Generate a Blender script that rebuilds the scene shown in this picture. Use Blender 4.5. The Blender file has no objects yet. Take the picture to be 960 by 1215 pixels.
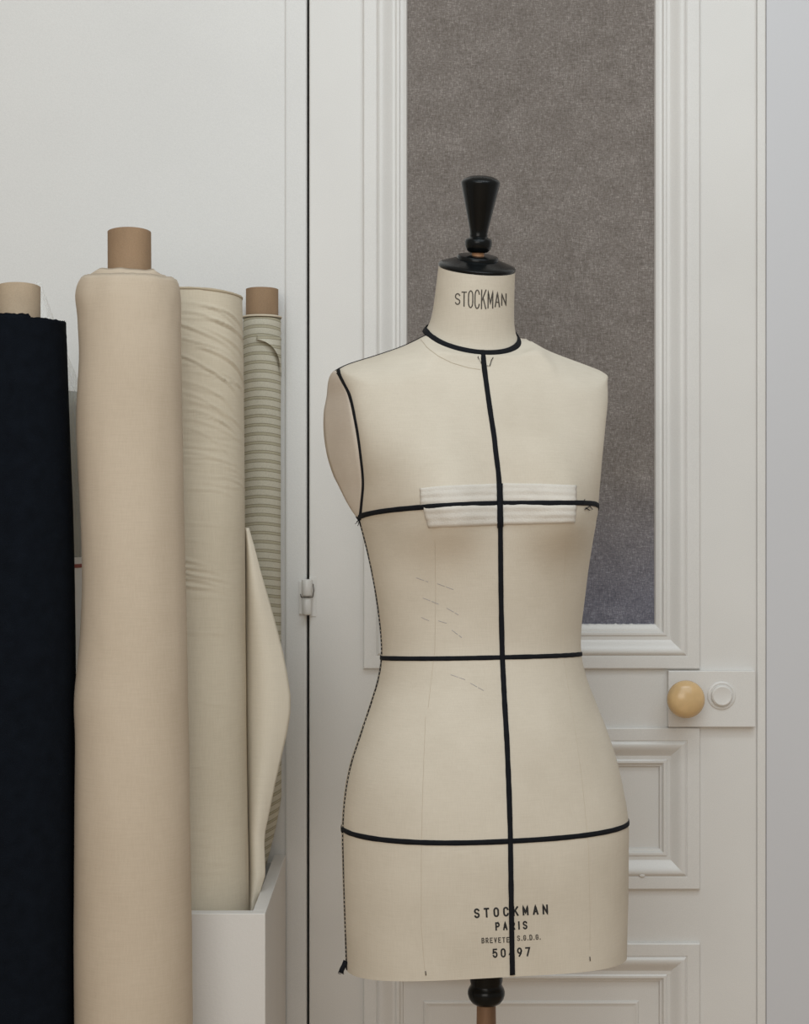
import bpy, bmesh, math, random
from mathutils import Vector, Matrix, noise
from mathutils.bvhtree import BVHTree
random.seed(7)
C = bpy.context.scene
COL = C.collection

# ------------------------------------------------------------------ camera
W_PX, H_PX, F_PX = 960.0, 1215.0, 1950.0
PX0, PY0 = 480.0, 607.0            # principal point; the camera looks level along +Y
FLOOR = -1.22                      # camera height above the floor is 1.22 m (camera at the origin)
cd = bpy.data.cameras.new('camera'); cam = bpy.data.objects.new('camera', cd); COL.objects.link(cam)
cam.location = (0, 0, 0); cam.rotation_euler = (math.pi/2, 0, 0)
cd.sensor_fit = 'VERTICAL'; cd.sensor_height = 24.0
cd.lens = 24.0*F_PX/H_PX
cd.clip_start = 0.05; cd.clip_end = 60
C.camera = cam

# ------------------------------------------------------------------ world, lights, exposure
C.view_settings.view_transform = 'Standard'
C.view_settings.look = 'None'
C.view_settings.gamma = 1.0
C.view_settings.use_curve_mapping = False
C.view_settings.exposure = 0.0
w = bpy.data.worlds.new('world'); C.world = w; w.use_nodes = True
bgn = w.node_tree.nodes['Background']
bgn.inputs['Color'].default_value = (1.0, 0.90, 0.78, 1); bgn.inputs['Strength'].default_value = 0.34

def area(name, loc, target, sx, sy, power, color):
    ld = bpy.data.lights.new(name, 'AREA'); ld.shape = 'RECTANGLE'; ld.size = sx; ld.size_y = sy
    ld.energy = power; ld.color = color
    o = bpy.data.objects.new(name, ld); COL.objects.link(o); o.location = loc
    o.rotation_euler = (Vector(target)-Vector(loc)).to_track_quat('-Z', 'Y').to_euler()
    return o
area('ceiling_tube_light', (0.45, 1.15, 1.66), (0.3, 2.4, 0.0), 1.3, 0.10, 5.0, (0.93, 0.97, 1.0))
area('ceiling_daylight', (0.30, 0.05, 1.75), (0.25, 1.05, 0.0), 3.2, 2.4, 43.0, (0.79, 0.93, 1.03))
area('front_fill', (-0.7, -1.6, 0.55), (0.05, 2.4, -0.1), 2.2, 1.4, 31.0, (1.0, 0.96, 0.90))  # added frontal fill behind the camera, lifts the door beside the form

# ------------------------------------------------------------------ helpers
def nodes(m):
    m.use_nodes = True; nt = m.node_tree; return nt, nt.nodes['Principled BSDF']
def ramp(nt, pts):
    r = nt.nodes.new('ShaderNodeValToRGB'); e = r.color_ramp.elements
    while len(e) < len(pts): e.new(0.5)
    for i, (p, c) in enumerate(pts):
        e[i].position = p; e[i].color = (*c, 1)
    return r
def mat(name, base, rough=0.6, var=0.06, scale=8.0, bump=0.0, bscale=200.0, spec=0.5, metallic=0.0, stretch=(1,1,1), sheen=0.0, grain=0.0, gscale=700.0):
    """paint / cloth / wood: base colour with soft mottling, fine grain and fine relief"""
    m = bpy.data.materials.new(name); nt, b = nodes(m)
    tc = nt.nodes.new('ShaderNodeTexCoord'); mp = nt.nodes.new('ShaderNodeMapping'); mp.inputs['Scale'].default_value = stretch
    nt.links.new(tc.outputs['Object'], mp.inputs['Vector'])
    n = nt.nodes.new('ShaderNodeTexNoise'); n.inputs['Scale'].default_value = scale; n.inputs['Detail'].default_value = 5
    nt.links.new(mp.outputs[0], n.inputs['Vector'])
    r = ramp(nt, [(0.3, tuple(max(0, c*(1-var)) for c in base)), (0.7, tuple(min(1, c*(1+var)) for c in base))])
    nt.links.new(n.outputs['Fac'], r.inputs['Fac'])
    out = r.outputs['Color']
    if grain:
        g = nt.nodes.new('ShaderNodeTexNoise'); g.inputs['Scale'].default_value = gscale; g.inputs['Detail'].default_value = 2
        nt.links.new(tc.outputs['Object'], g.inputs['Vector'])
        gr = ramp(nt, [(0.3, (1-grain,)*3), (0.7, (1+grain*0.0+0.0,)*3)])
        gr.color_ramp.elements[1].color = (1, 1, 1, 1)
        nt.links.new(g.outputs['Fac'], gr.inputs['Fac'])
        mx = nt.nodes.new('ShaderNodeMixRGB'); mx.blend_type = 'MULTIPLY'; mx.inputs['Fac'].default_value = 1
        nt.links.new(out, mx.inputs['Color1']); nt.links.new(gr.outputs['Color'], mx.inputs['Color2']); out = mx.outputs['Color']
    nt.links.new(out, b.inputs['Base Color'])
    b.inputs['Roughness'].default_value = rough; b.inputs['Metallic'].default_value = metallic
    b.inputs['Specular IOR Level'].default_value = spec
    if sheen: b.inputs['Sheen Weight'].default_value = sheen
    if bump:
        n2 = nt.nodes.new('ShaderNodeTexNoise'); n2.inputs['Scale'].default_value = bscale; n2.inputs['Detail'].default_value = 4
        nt.links.new(mp.outputs[0], n2.inputs['Vector'])
        bp = nt.nodes.new('ShaderNodeBump'); bp.inputs['Strength'].default_value = bump; bp.inputs['Distance'].default_value = 0.002
        nt.links.new(n2.outputs['Fac'], bp.inputs['Height']); nt.links.new(bp.outputs[0], b.inputs['Normal'])
    return m

def weave(name, c0, c1, freq=900.0, amount=0.35, rough=0.85, mott=4.0, bump=0.25, tint=None):
    """woven cloth: two crossed thread waves plus uneven yarn noise (UV in metres)"""
    m = bpy.data.materials.new(name); nt, b = nodes(m); N = nt.nodes; Lk = nt.links
    tc = N.new('ShaderNodeTexCoord')
    src = tc.outputs['Object']
    yarn = None
    for k, st in enumerate(((1.0, 1.0, 0.06), (0.06, 0.06, 1.0))):      # threads running up and across
        mp = N.new('ShaderNodeMapping'); mp.inputs['Scale'].default_value = st; Lk.new(src, mp.inputs['Vector'])
        nn = N.new('ShaderNodeTexNoise'); nn.inputs['Scale'].default_value = freq; nn.inputs['Detail'].default_value = 3
        Lk.new(mp.outputs[0], nn.inputs['Vector'])
        if yarn is None: yarn = nn.outputs['Fac']
        else:
            ad = N.new('ShaderNodeMath'); ad.operation = 'ADD'; Lk.new(yarn, ad.inputs[0]); Lk.new(nn.outputs['Fac'], ad.inputs[1])
            hf = N.new('ShaderNodeMath'); hf.operation = 'MULTIPLY'; hf.inputs[1].default_value = 0.5; Lk.new(ad.outputs[0], hf.inputs[0]); yarn = hf.outputs[0]
    big = N.new('ShaderNodeTexNoise'); big.inputs['Scale'].default_value = mott; big.inputs['Detail'].default_value = 6; Lk.new(src, big.inputs['Vector'])
    mixf = N.new('ShaderNodeMixRGB'); mixf.inputs['Fac'].default_value = 1-amount
    Lk.new(yarn, mixf.inputs['Color1']); Lk.new(big.outputs['Fac'], mixf.inputs['Color2'])
    r = ramp(nt, [(0.36, c0), (0.64, c1)]); Lk.new(mixf.outputs[0], r.inputs['Fac'])
    Lk.new(r.outputs['Color'], b.inputs['Base Color'])
    b.inputs['Roughness'].default_value = rough; b.inputs['Specular IOR Level'].default_value = 0.25
    bp = N.new('ShaderNodeBump'); bp.inputs['Strength'].default_value = bump; bp.inputs['Distance'].default_value = 0.001
    Lk.new(yarn, bp.inputs['Height']); Lk.new(bp.outputs[0], b.inputs['Normal'])
    return m, r, nt

def mesh_obj(name, verts, faces, m, parent=None, smooth=True, uvs=None, mats=None, fmat=None, fix=True):
    me = bpy.data.meshes.new(name); me.from_pydata([tuple(v) for v in verts], [], faces)
    if fix:
        bm = bmesh.new(); bm.from_mesh(me); bmesh.ops.recalc_face_normals(bm, faces=bm.faces); bm.to_mesh(me); bm.free()
    if m: me.materials.append(m)
    for x in (mats or []): me.materials.append(x)
    for i, p in enumerate(me.polygons):
        p.use_smooth = smooth
        if fmat: p.material_index = fmat[i]
    if uvs:
        uv = me.uv_layers.new(name='UVMap')
        for l in me.loops: uv.data[l.index].uv = uvs[l.vertex_index]
    o = bpy.data.objects.new(name, me); COL.objects.link(o)
    if parent: o.parent = parent
    return o
def bm_obj(name, bm, m, parent=None, smooth=False):
    me = bpy.data.meshes.new(name); bm.to_mesh(me); bm.free(); me.materials.append(m)
    for p in me.polygons: p.use_smooth = smooth
    o = bpy.data.objects.new(name, me); COL.objects.link(o)
    if parent: o.parent = parent
    return o
def box_bm(x0, x1, y0, y1, z0, z1, bev=0.0, seg=2):
    bm = bmesh.new(); bmesh.ops.create_cube(bm, size=1)
    for v in bm.verts:
        v.co = Vector(((x0+x1)/2+v.co.x*(x1-x0), (y0+y1)/2+v.co.y*(y1-y0), (z0+z1)/2+v.co.z*(z1-z0)))
    if bev: bmesh.ops.bevel(bm, geom=list(bm.edges), offset=bev, segments=seg, profile=0.5, affect='EDGES')
    return bm
def box(name, x0, x1, y0, y1, z0, z1, m, parent=None, bev=0.0, seg=2):
    return bm_obj(name, box_bm(x0, x1, y0, y1, z0, z1, bev, seg), m, parent)
def empty(name, loc, label=None, cat=None, kind=None):
    o = bpy.data.objects.new(name, None); COL.objects.link(o); o.location = loc; o.empty_display_size = 0.05
    if label: o['label'] = label
    if cat: o['category'] = cat
    if kind: o['kind'] = kind
    return o
def keep(o, parent):      # parent a part whose mesh is written in world coordinates
    o.parent = parent; o.matrix_parent_inverse = Matrix.Translation(-Vector(parent.location)); return o
def lathe(name, prof, m, parent=None, seg=48, M=None, cap=True):
    vs, fs = [], []
    for (r, z) in prof:
        for k in range(seg):
            a = 2*math.pi*k/seg; v = Vector((r*math.cos(a), r*math.sin(a), z)); vs.append(M @ v if M else v)
    n = len(prof)
    for i in range(n-1):
        for k in range(seg):
            fs.append((i*seg+k, i*seg+(k+1) % seg, (i+1)*seg+(k+1) % seg, (i+1)*seg+k))
    if cap:
        fs.append(tuple(range(seg))); fs.append(tuple((n-1)*seg+k for k in range(seg)))
    o = mesh_obj(name, vs, fs, m, parent)
    o.data.set_sharp_from_angle(angle=math.radians(40))
    return o
def ribbon(name, pts, nrm, width, thick, m, parent=None, closed=False, wob=0.0, lift=0.0):
    """flat tape lying on a surface: pts on the surface, nrm outward"""
    n = len(pts); vs, fs = [], []
    for i in range(n):
        a = pts[(i-1) % n] if (closed or i > 0) else pts[0]; b = pts[(i+1) % n] if (closed or i < n-1) else pts[-1]
        t = (b-a).normalized(); nn = nrm[i].normalized(); s = t.cross(nn).normalized()
        wd = width*(1+wob*noise.noise(pts[i]*90)); p = pts[i]+nn*lift
        for (q, h) in ((-.5, -.15), (-.42, .8), (0, 1.0), (.42, .8), (.5, -.15)):
            vs.append(p+s*wd*q+nn*thick*h)
    for i in range(n if closed else n-1):
        j = (i+1) % n
        for k in range(5):
            k2 = (k+1) % 5; fs.append((i*5+k, i*5+k2, j*5+k2, j*5+k))
    if not closed:
        fs.append((0, 1, 2, 3, 4)); e = (n-1)*5; fs.append((e, e+1, e+2, e+3, e+4))
    return mesh_obj(name, vs, fs, m, parent)
def tube_wire(name, pts, r, m, parent=None, seg=6):
    vs, fs = [], []; n = len(pts)
    for i, p in enumerate(pts):
        t = (pts[min(i+1, n-1)]-pts[max(i-1, 0)]).normalized(); u = t.orthogonal().normalized(); v = t.cross(u)
        for k in range(seg):
            a = 2*math.pi*k/seg; vs.append(p+(u*math.cos(a)+v*math.sin(a))*r)
    for i in range(n-1):
        for k in range(seg): fs.append((i*seg+k, i*seg+(k+1) % seg, (i+1)*seg+(k+1) % seg, (i+1)*seg+k))
    fs.append(tuple(range(seg))); fs.append(tuple((n-1)*seg+k for k in range(seg)))
    return mesh_obj(name, vs, fs, m, parent)
def lin(t, y):
    if y <= t[0][0]: return t[0][1]
    for a, b in zip(t, t[1:]):
        if y <= b[0]: return a[1]+(b[1]-a[1])*(y-a[0])/(b[0]-a[0])
    return t[-1][1]
def interp(tab, z):
    if z <= tab[0][0]: return tab[0][1]
    n = len(tab)
    for i in range(n-1):
        if z <= tab[i+1][0]:
            z0, v0 = tab[i]; z1, v1 = tab[i+1]
            m0 = (v1-v0)/(z1-z0) if i == 0 else (v1-tab[i-1][1])/(z1-tab[i-1][0])
            m1 = (v1-v0)/(z1-z0) if i+2 >= n else (tab[i+2][1]-v0)/(tab[i+2][0]-z0)
            h = z1-z0; t = (z-z0)/h
            return v0*(2*t**3-3*t*t+1)+v1*(3*t*t-2*t**3)+h*(m0*(t**3-2*t*t+t)+m1*(t**3-t*t))
    return tab[-1][1]

# ------------------------------------------------------------------ materials
M = {}
M['wall'] = mat('white_wall_paint', (0.74, 0.735, 0.715), 0.55, 0.02, 5, 0.09, 260, grain=0.06)
M['door'] = mat('white_gloss_door_paint', (0.72, 0.705, 0.675), 0.33, 0.025, 6, 0.09, 110, grain=0.06)
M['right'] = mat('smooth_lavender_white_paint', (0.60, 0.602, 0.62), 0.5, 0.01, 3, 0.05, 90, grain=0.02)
M['bin'] = mat('white_painted_board', (0.70, 0.675, 0.64), 0.5, 0.02, 5, 0.1, 200, grain=0.05)
M['gap'] = mat('dark_brown_gap', (0.075, 0.060, 0.042), 0.9)  # even dark brown behind the door gap and on the hinge joint
M['black_cloth'] = mat('black_fabric', (0.0042, 0.006, 0.0095), 0.95, 0.2, 60, 0.5, 900, spec=0.1)
M['cream'] = weave('cream_cotton', (0.475, 0.385, 0.285), (0.57, 0.475, 0.365), 700, 0.4)[0]
M['calico'] = weave('ecru_calico', (0.58, 0.505, 0.385), (0.69, 0.615, 0.485), 700, 0.4)[0]
M['flap'] = weave('pale_calico_edge', (0.68, 0.615, 0.50), (0.77, 0.70, 0.58), 700, 0.4)[0]
M['card'] = mat('brown_cardboard', (0.33, 0.215, 0.125), 0.8, 0.10, 30, 0.2, 300, stretch=(1, 1, 0.4), grain=0.12)
M['card_light'] = mat('light_cardboard', (0.47, 0.365, 0.255), 0.8, 0.08, 30, 0.2, 300, grain=0.1)
M['tape'] = mat('black_twill_tape', (0.006, 0.007, 0.010), 0.8, 0.2, 100, 0.5, 1500, spec=0.2)
M['black_wood'] = mat('black_lacquered_wood', (0.004, 0.005, 0.0055), 0.22, 0.2, 20, 0.05, 60, spec=.22)
M['wood'] = mat('brown_turned_wood', (0.22, 0.125, 0.07), 0.55, 0.35, 60, 0.2, 200, stretch=(1, 1, 0.06))
M['copper_wood'] = mat('worn_bare_wood', (0.42, 0.22, 0.11), 0.5, 0.2, 80)
M['patch'] = mat('white_cotton_padding', (0.67, 0.63, 0.565), 0.85, 0.03, 40, 0.3, 600, grain=0.06)
M['ink'] = mat('black_stamp_ink', (0.018, 0.018, 0.017), 0.8, 0.4, 500)
M['ink_faded'] = mat('faded_stamp_ink', (0.075, 0.065, 0.052), 0.8, 0.6, 400)
M['pencil'] = mat('blue_grey_pencil', (0.30, 0.29, 0.33), 0.8)
M['thread'] = mat('tan_stitching_thread', (0.50, 0.42, 0.30), 0.8)
M['seam'] = mat('linen_seam_thread', (0.625, 0.545, 0.43), 0.9)  # near-linen tone for the faint seams and side stitches
M['ivory'] = mat('yellowed_ivory_knob', (0.64, 0.44, 0.22), 0.22, 0.10, 40, 0.03, 80)
M['floorm'] = mat('oak_floorboards', (0.46, 0.32, 0.20), 0.5, 0.25, 20, 0.2, 60, stretch=(1, 0.08, 1))
M['grey_roll'] = mat('grey_green_cloth', (0.30, 0.295, 0.25), 0.8, 0.1, 20)
M['paper'] = mat('white_label_paper', (0.85, 0.85, 0.83), 0.7, 0.03, 20)
M['red'] = mat('red_print', (0.33, 0.10, 0.08), 0.7)
M['steel'] = mat('steel_pin', (0.12, 0.10, 0.08), 0.4, metallic=0.7)

# linen of the form: warm mottling and faint stains
m, rr, nt = weave('stockinette_linen', (0.565, 0.505, 0.410), (0.678, 0.617, 0.515), 900, 0.35, mott=7.0)
M['linen'] = m
M['linen_side'] = weave('arm_plate_linen', (0.60, 0.525, 0.445), (0.70, 0.63, 0.54), 900, 0.35, mott=9.0)[0]
# curtain cloth of the glazed panel: coarse grey-brown cloth, slightly darker and bluer low down
m = bpy.data.materials.new('grey_brown_linen_panel'); nt, b = nodes(m); N = nt.nodes; Lk = nt.links
tc = N.new('ShaderNodeTexCoord')
outs = []
for sc_, st in ((760, (1, 1, .16)), (760, (.16, 1, 1)), (620, (1, 1, 1))):
    mp = N.new('ShaderNodeMapping'); mp.inputs['Scale'].default_value = st; Lk.new(tc.outputs['Object'], mp.inputs['Vector'])
    nn = N.new('ShaderNodeTexNoise'); nn.inputs['Scale'].default_value = sc_; nn.inputs['Detail'].default_value = 3; Lk.new(mp.outputs[0], nn.inputs['Vector']); outs.append(nn.outputs['Fac'])
big = N.new('ShaderNodeTexNoise'); big.inputs['Scale'].default_value = 26; big.inputs['Detail'].default_value = 8; Lk.new(tc.outputs['Object'], big.inputs['Vector']); outs.append(big.outputs['Fac'])
acc = outs[0]
for q in outs[1:3]:
    ad = N.new('ShaderNodeMath'); ad.operation = 'ADD'; Lk.new(acc, ad.inputs[0]); Lk.new(q, ad.inputs[1]); acc = ad.outputs[0]
bs = N.new('ShaderNodeMath'); bs.operation = 'MULTIPLY'; bs.inputs[1].default_value = .45; Lk.new(outs[3], bs.inputs[0])
ad = N.new('ShaderNodeMath'); ad.operation = 'ADD'; Lk.new(acc, ad.inputs[0]); Lk.new(bs.outputs[0], ad.inputs[1]); acc = ad.outputs[0]
dv = N.new('ShaderNodeMath'); dv.operation = 'MULTIPLY'; dv.inputs[1].default_value = .29; Lk.new(acc, dv.inputs[0])
r1 = ramp(nt, [(0.38, (0.125, 0.107, 0.093)), (0.52, (0.205, 0.180, 0.163)), (0.66, (0.37, 0.335, 0.31))]); Lk.new(dv.outputs[0], r1.inputs['Fac'])
r2 = ramp(nt, [(0.38, (0.100, 0.100, 0.125)), (0.52, (0.175, 0.172, 0.205)), (0.66, (0.33, 0.33, 0.375))]); Lk.new(dv.outputs[0], r2.inputs['Fac'])
sx = N.new('ShaderNodeSeparateXYZ'); Lk.new(tc.outputs['Object'], sx.inputs[0])
mr = N.new('ShaderNodeMapRange'); mr.inputs['From Min'].default_value = 0.06; mr.inputs['From Max'].default_value = -0.14; Lk.new(sx.outputs['Z'], mr.inputs['Value'])
mx = N.new('ShaderNodeMixRGB'); Lk.new(mr.outputs[0], mx.inputs['Fac']); Lk.new(r1.outputs[0], mx.inputs['Color1']); Lk.new(r2.outputs[0], mx.inputs['Color2'])
Lk.new(mx.outputs[0], b.inputs['Base Color']); b.inputs['Roughness'].default_value = .9; b.inputs['Specular IOR Level'].default_value = .2
bp = N.new('ShaderNodeBump'); bp.inputs['Strength'].default_value = .5; bp.inputs['Distance'].default_value = .001; Lk.new(dv.outputs[0], bp.inputs['Height']); Lk.new(bp.outputs[0], b.inputs['Normal'])
M['panel_cloth'] = m
# striped ticking: UV.y in stripe periods
m = bpy.data.materials.new('striped_ticking'); nt, b = nodes(m); N = nt.nodes; Lk = nt.links
uvn = N.new('ShaderNodeTexCoord'); sp = N.new('ShaderNodeSeparateXYZ'); Lk.new(uvn.outputs['UV'], sp.inputs[0])
fr = N.new('ShaderNodeMath'); fr.operation = 'FRACT'; Lk.new(sp.outputs['Y'], fr.inputs[0])
base = (0.60, 0.565, 0.46); band = (0.47, 0.43, 0.315); dark = (0.25, 0.225, 0.155)
r = ramp(nt, [(0.0, base), (0.52, base), (0.56, dark), (0.63, band), (0.82, band), (0.88, dark), (0.94, base)])
Lk.new(fr.outputs[0], r.inputs['Fac'])
nn = N.new('ShaderNodeTexNoise'); nn.inputs['Scale'].default_value = 600; Lk.new(uvn.outputs['Object'], nn.inputs['Vector'])
gr = ramp(nt, [(.3, (.86, .86, .86)), (.7, (1, 1, 1))]); Lk.new(nn.outputs['Fac'], gr.inputs['Fac'])
mx = N.new('ShaderNodeMixRGB'); mx.blend_type = 'MULTIPLY'; mx.inputs['Fac'].default_value = 1
Lk.new(r.outputs[0], mx.inputs['Color1']); Lk.new(gr.outputs[0], mx.inputs['Color2']); Lk.new(mx.outputs[0], b.inputs['Base Color'])
b.inputs['Roughness'].default_value = .85; b.inputs['Specular IOR Level'].default_value = .2
M['ticking'] = m
# thin clear plastic film
m = bpy.data.materials.new('clear_plastic_film'); nt, b = nodes(m)
b.inputs['Base Color'].default_value = (.85, .85, .82, 1); b.inputs['Roughness'].default_value = .25; b.inputs['Alpha'].default_value = .30
nn = nt.nodes.new('ShaderNodeTexNoise'); nn.inputs['Scale'].default_value = 25
bp = nt.nodes.new('ShaderNodeBump'); bp.inputs['Strength'].default_value = .6; bp.inputs['Distance'].default_value = .004
nt.links.new(nn.outputs['Fac'], bp.inputs['Height']); nt.links.new(bp.outputs[0], b.inputs['Normal'])
M['film'] = m

# ------------------------------------------------------------------ room shell
YD = 2.500                                    # face of the door leaf
def dx(px, Y=YD): return (px-PX0)*Y/F_PX
def dz(py, Y=YD): return (PY0-py)*Y/F_PX
TOP = 1.38
def struct(o): o['kind'] = 'structure'; return o
fl = struct(box('floor', -2.6, 2.6, -1.6, 2.75, FLOOR-.05, FLOOR, M['floorm']))
struct(box('wall_left', -2.6, dx(342), 2.5035, 2.66, FLOOR, TOP, M['wall']))
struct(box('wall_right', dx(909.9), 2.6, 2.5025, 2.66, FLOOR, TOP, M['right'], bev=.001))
struct(box('wall_back', dx(342), dx(911.5), 2.56, 2.66, FLOOR, TOP, M['gap']))
struct(box('trim_1', dx(337.5), dx(364.1), 2.5005, 2.555, FLOOR, TOP, M['wall'], bev=.004, seg=3))
struct(box('trim_2', dx(898.7), dx(909.4), 2.5020, 2.555, FLOOR, TOP, M['door'], bev=.002))

door = empty('door_1', (dx(366.5), YD+.02, FLOOR+.01), kind='structure')
DL, DR = dx(366.9), dx(898.5)
ZT, ZB = 1.12, FLOOR+.008
FO = dict(l=dx(431), r=dx(830))               # outer edges of the moulding frames
IL, IR = dx(470), dx(790)
P1b, P1t = dz(793), 0.98
P2t, P2b = dz(862), dz(1054)
P3t, P3b = dz(1117), -1.06
def dpart(o): return keep(o, door)
dpart(box('stile', DL, IL, YD, YD+.035, ZB, ZT, M['door'], bev=.002))
dpart(box('stile', IR, DR, YD, YD+.035, ZB, ZT, M['door'], bev=.004, seg=3))
for z0, z1 in ((P1t-.05, ZT), (P2t-.05, P1b+.05), (P3t-.05, P2b+.05), (ZB, P3b+.05)):
    dpart(box('rail', FO['l'], FO['r'], YD-.0004, YD+.035, z0, z1, M['door']))

def frame(name, x0, x1, z0, z1, prof, m, jit=0.0):
    """mitred moulding: prof = (inset from the outer edge, depth offset)"""
    vs, fs = [], []; n = len(prof); rings = []
    seg = 1
    for (d, y) in prof:
        for (x, z) in ((x0+d, z0+d), (x1-d, z0+d), (x1-d, z1-d), (x0+d, z1-d)):
            vs.append((x, YD+y, z))
    for i in range(n-1):
        for k in range(4):
            k2 = (k+1) % 4; fs.append((i*4+k, i*4+k2, (i+1)*4+k2, (i+1)*4+k))
    o = mesh_obj(name, vs, fs, m, smooth=False)
    for p in o.data.polygons: p.use_smooth = True
    o.data.set_sharp_from_angle(angle=math.radians(32))
    # split the four sides so that the mitres stay crisp
    bm = bmesh.new(); bm.from_mesh(o.data)
    es = [e for e in bm.edges if abs(abs(e.verts[0].co.x-e.verts[1].co.x)-abs(e.verts[0].co.z-e.verts[1].co.z)) < 1e-5 and abs(e.verts[0].co.x-e.verts[1].co.x) < .2]
    for e in bm.edges:
        a, c = e.verts[0].index, e.verts[1].index
        if a % 4 == c % 4: e.smooth = False
    bm.to_mesh(o.data); bm.free()
    return o
def arc(d0, y0, d1, y1, kind, n=7):
    out = []
    for i in range(n+1):
        t = i/n
        if kind == 'ogee': yy = y0+(y1-y0)*(t*t*(3-2*t))
        elif kind == 'cove': yy = y0+(y1-y0)*math.sin(t*math.pi/2)
        elif kind == 'round': yy = y0+(y1-y0)*(1-math.cos(t*math.pi/2))
        else: yy = y0+(y1-y0)*t
        out.append((d0+(d1-d0)*t, yy))
    return out
def prof_frame(glass):
    p = [(0, .003), (0, -.0050), (.0006, -.0068), (.0020, -.0078), (.0180, -.0080), (.0195, -.0078), (.0202, -.0068), (.0209, -.0068), (.0214, -.0078)]
    p += arc(.0214, -.0078, .0260, -.0100, 'cove', 4)[1:]
    p += arc(.0260, -.0100, .0490, .0010, 'ogee', 9)[1:]
    p += [(.0495, -.0008), (.0515, -.0022), (.0545, -.0022), (.0560, -.0006), (.0565, .0020)]
    if glass: p += [(.0590, .0022), (.0620, .0035), (.0655, .0050), (.0670, .0080), (.0675, .0140)]
    else: p += [(.0600, .0030), (.0610, .0075)]
    return p
dpart(frame('glazing_moulding', FO['l'], FO['r'], P1b, P1t, prof_frame(True), M['door']))
dpart(frame('panel_moulding', FO['l'], FO['r'], P2b, P2t, prof_frame(False), M['door']))
dpart(frame('panel_moulding', FO['l'], FO['r'], P3b, P3t, prof_frame(False), M['door']))
# lower wood panels: raised field with a soft step
def raised_panel(z0, z1, step=.0422):
    x0, x1 = FO['l']+.055, FO['r']-.055; z0 += .055; z1 -= .055
    vs, fs = [], []
    pr = [(0, .0070), (step-.006, .0070), (step-.0045, .0050), (step-.002, .0042), (step, .0050), (step+.003, .0058)]
    if (z1-z0) < .2: pr = [(0, .0070), (.01, .0070)]
    for d, y in pr:
        for x, z in ((x0+d, z0+d), (x1-d, z0+d), (x1-d, z1-d), (x0+d, z1-d)): vs.append((x, YD+y, z))
    n = len(pr)
    for i in range(n-1):
        for k in range(4): k2 = (k+1) % 4; fs.append((i*4+k, i*4+k2, (i+1)*4+k2, (i+1)*4+k))
    e = (n-1)*4; fs.append((e, e+1, e+2, e+3))
    b0 = len(vs)
    for x, z in ((x0, z0), (x1, z0), (x1, z1), (x0, z1)): vs.append((x, YD+.02, z))
    for k in range(4): k2 = (k+1) % 4; fs.append((b0+k, b0+k2, k2, k))
    fs.append((b0, b0+1, b0+2, b0+3))
    return dpart(mesh_obj('door_panel', vs, fs, M['door'], smooth=False))
raised_panel(P2b, P2t); raised_panel(P3b, P3t)
# grey-brown cloth stretched in the glazed opening (subtly uneven sheet, ragged painted-in edge)
vs, fs = [], []; nx, nz = 60, 150
gx0, gx1, gz0, gz1 = FO['l']+.060, FO['r']-.060, P1b+.058, P1t-.060
for k in (0, 1):
    for j in range(nz+1):
        for i in range(nx+1):
            x = gx0+(gx1-gx0)*i/nx; z = gz0+(gz1-gz0)*j/nz
            y = YD+.0105+.0012*noise.noise(Vector((x*9, 0, z*5)))+.0005*noise.noise(Vector((x*60, 3, z*12)))+k*.003
            vs.append((x, y, z))
off = (nx+1)*(nz+1)
for k in (0, 1):
    for j in range(nz):
        for i in range(nx):
            a = k*off+j*(nx+1)+i; fs.append((a, a+1, a+nx+2, a+nx+1) if k == 0 else (a, a+nx+1, a+nx+2, a+1))
cl = dpart(mesh_obj('curtain_panel', vs, fs, M['panel_cloth'], fix=False)); cl['label'] = 'coarse grey-brown cloth filling the glazed opening'
# paint blobs along the lower edge of the cloth
vs, fs = [], []; nb = 160
for i in range(nb+1):
    x = gx0+(gx1-gx0)*i/nb; h = .0095+.0022*noise.noise(Vector((x*160, 1, 0)))+.0012*noise.noise(Vector((x*420, 5, 0)))
    for (y, z) in ((YD+.011, gz0), (YD+.0045, gz0), (YD+.0045, gz0+h*.8), (YD+.0075, gz0+h), (YD+.011, gz0+h)): vs.append((x, y, z))
for i in range(nb):
    for k in range(5): k2 = (k+1) % 5; fs.append((i*5+k, i*5+k2, (i+1)*5+k2, (i+1)*5+k))
dpart(mesh_obj('paint_bead', vs, fs, M['door']))
# small chip on the lower panel moulding and a joint nick by the glazing bead
bm = bmesh.new(); bmesh.ops.create_icosphere(bm, subdivisions=2, radius=.004)
for v in bm.verts: v.co = Vector((v.co.x*1.2+dx(761), v.co.y*.35+YD-.0085, v.co.z*.8+dz(1037)))*1.0
dpart(bm_obj('paint_blister', bm, M['door'], smooth=True))
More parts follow.
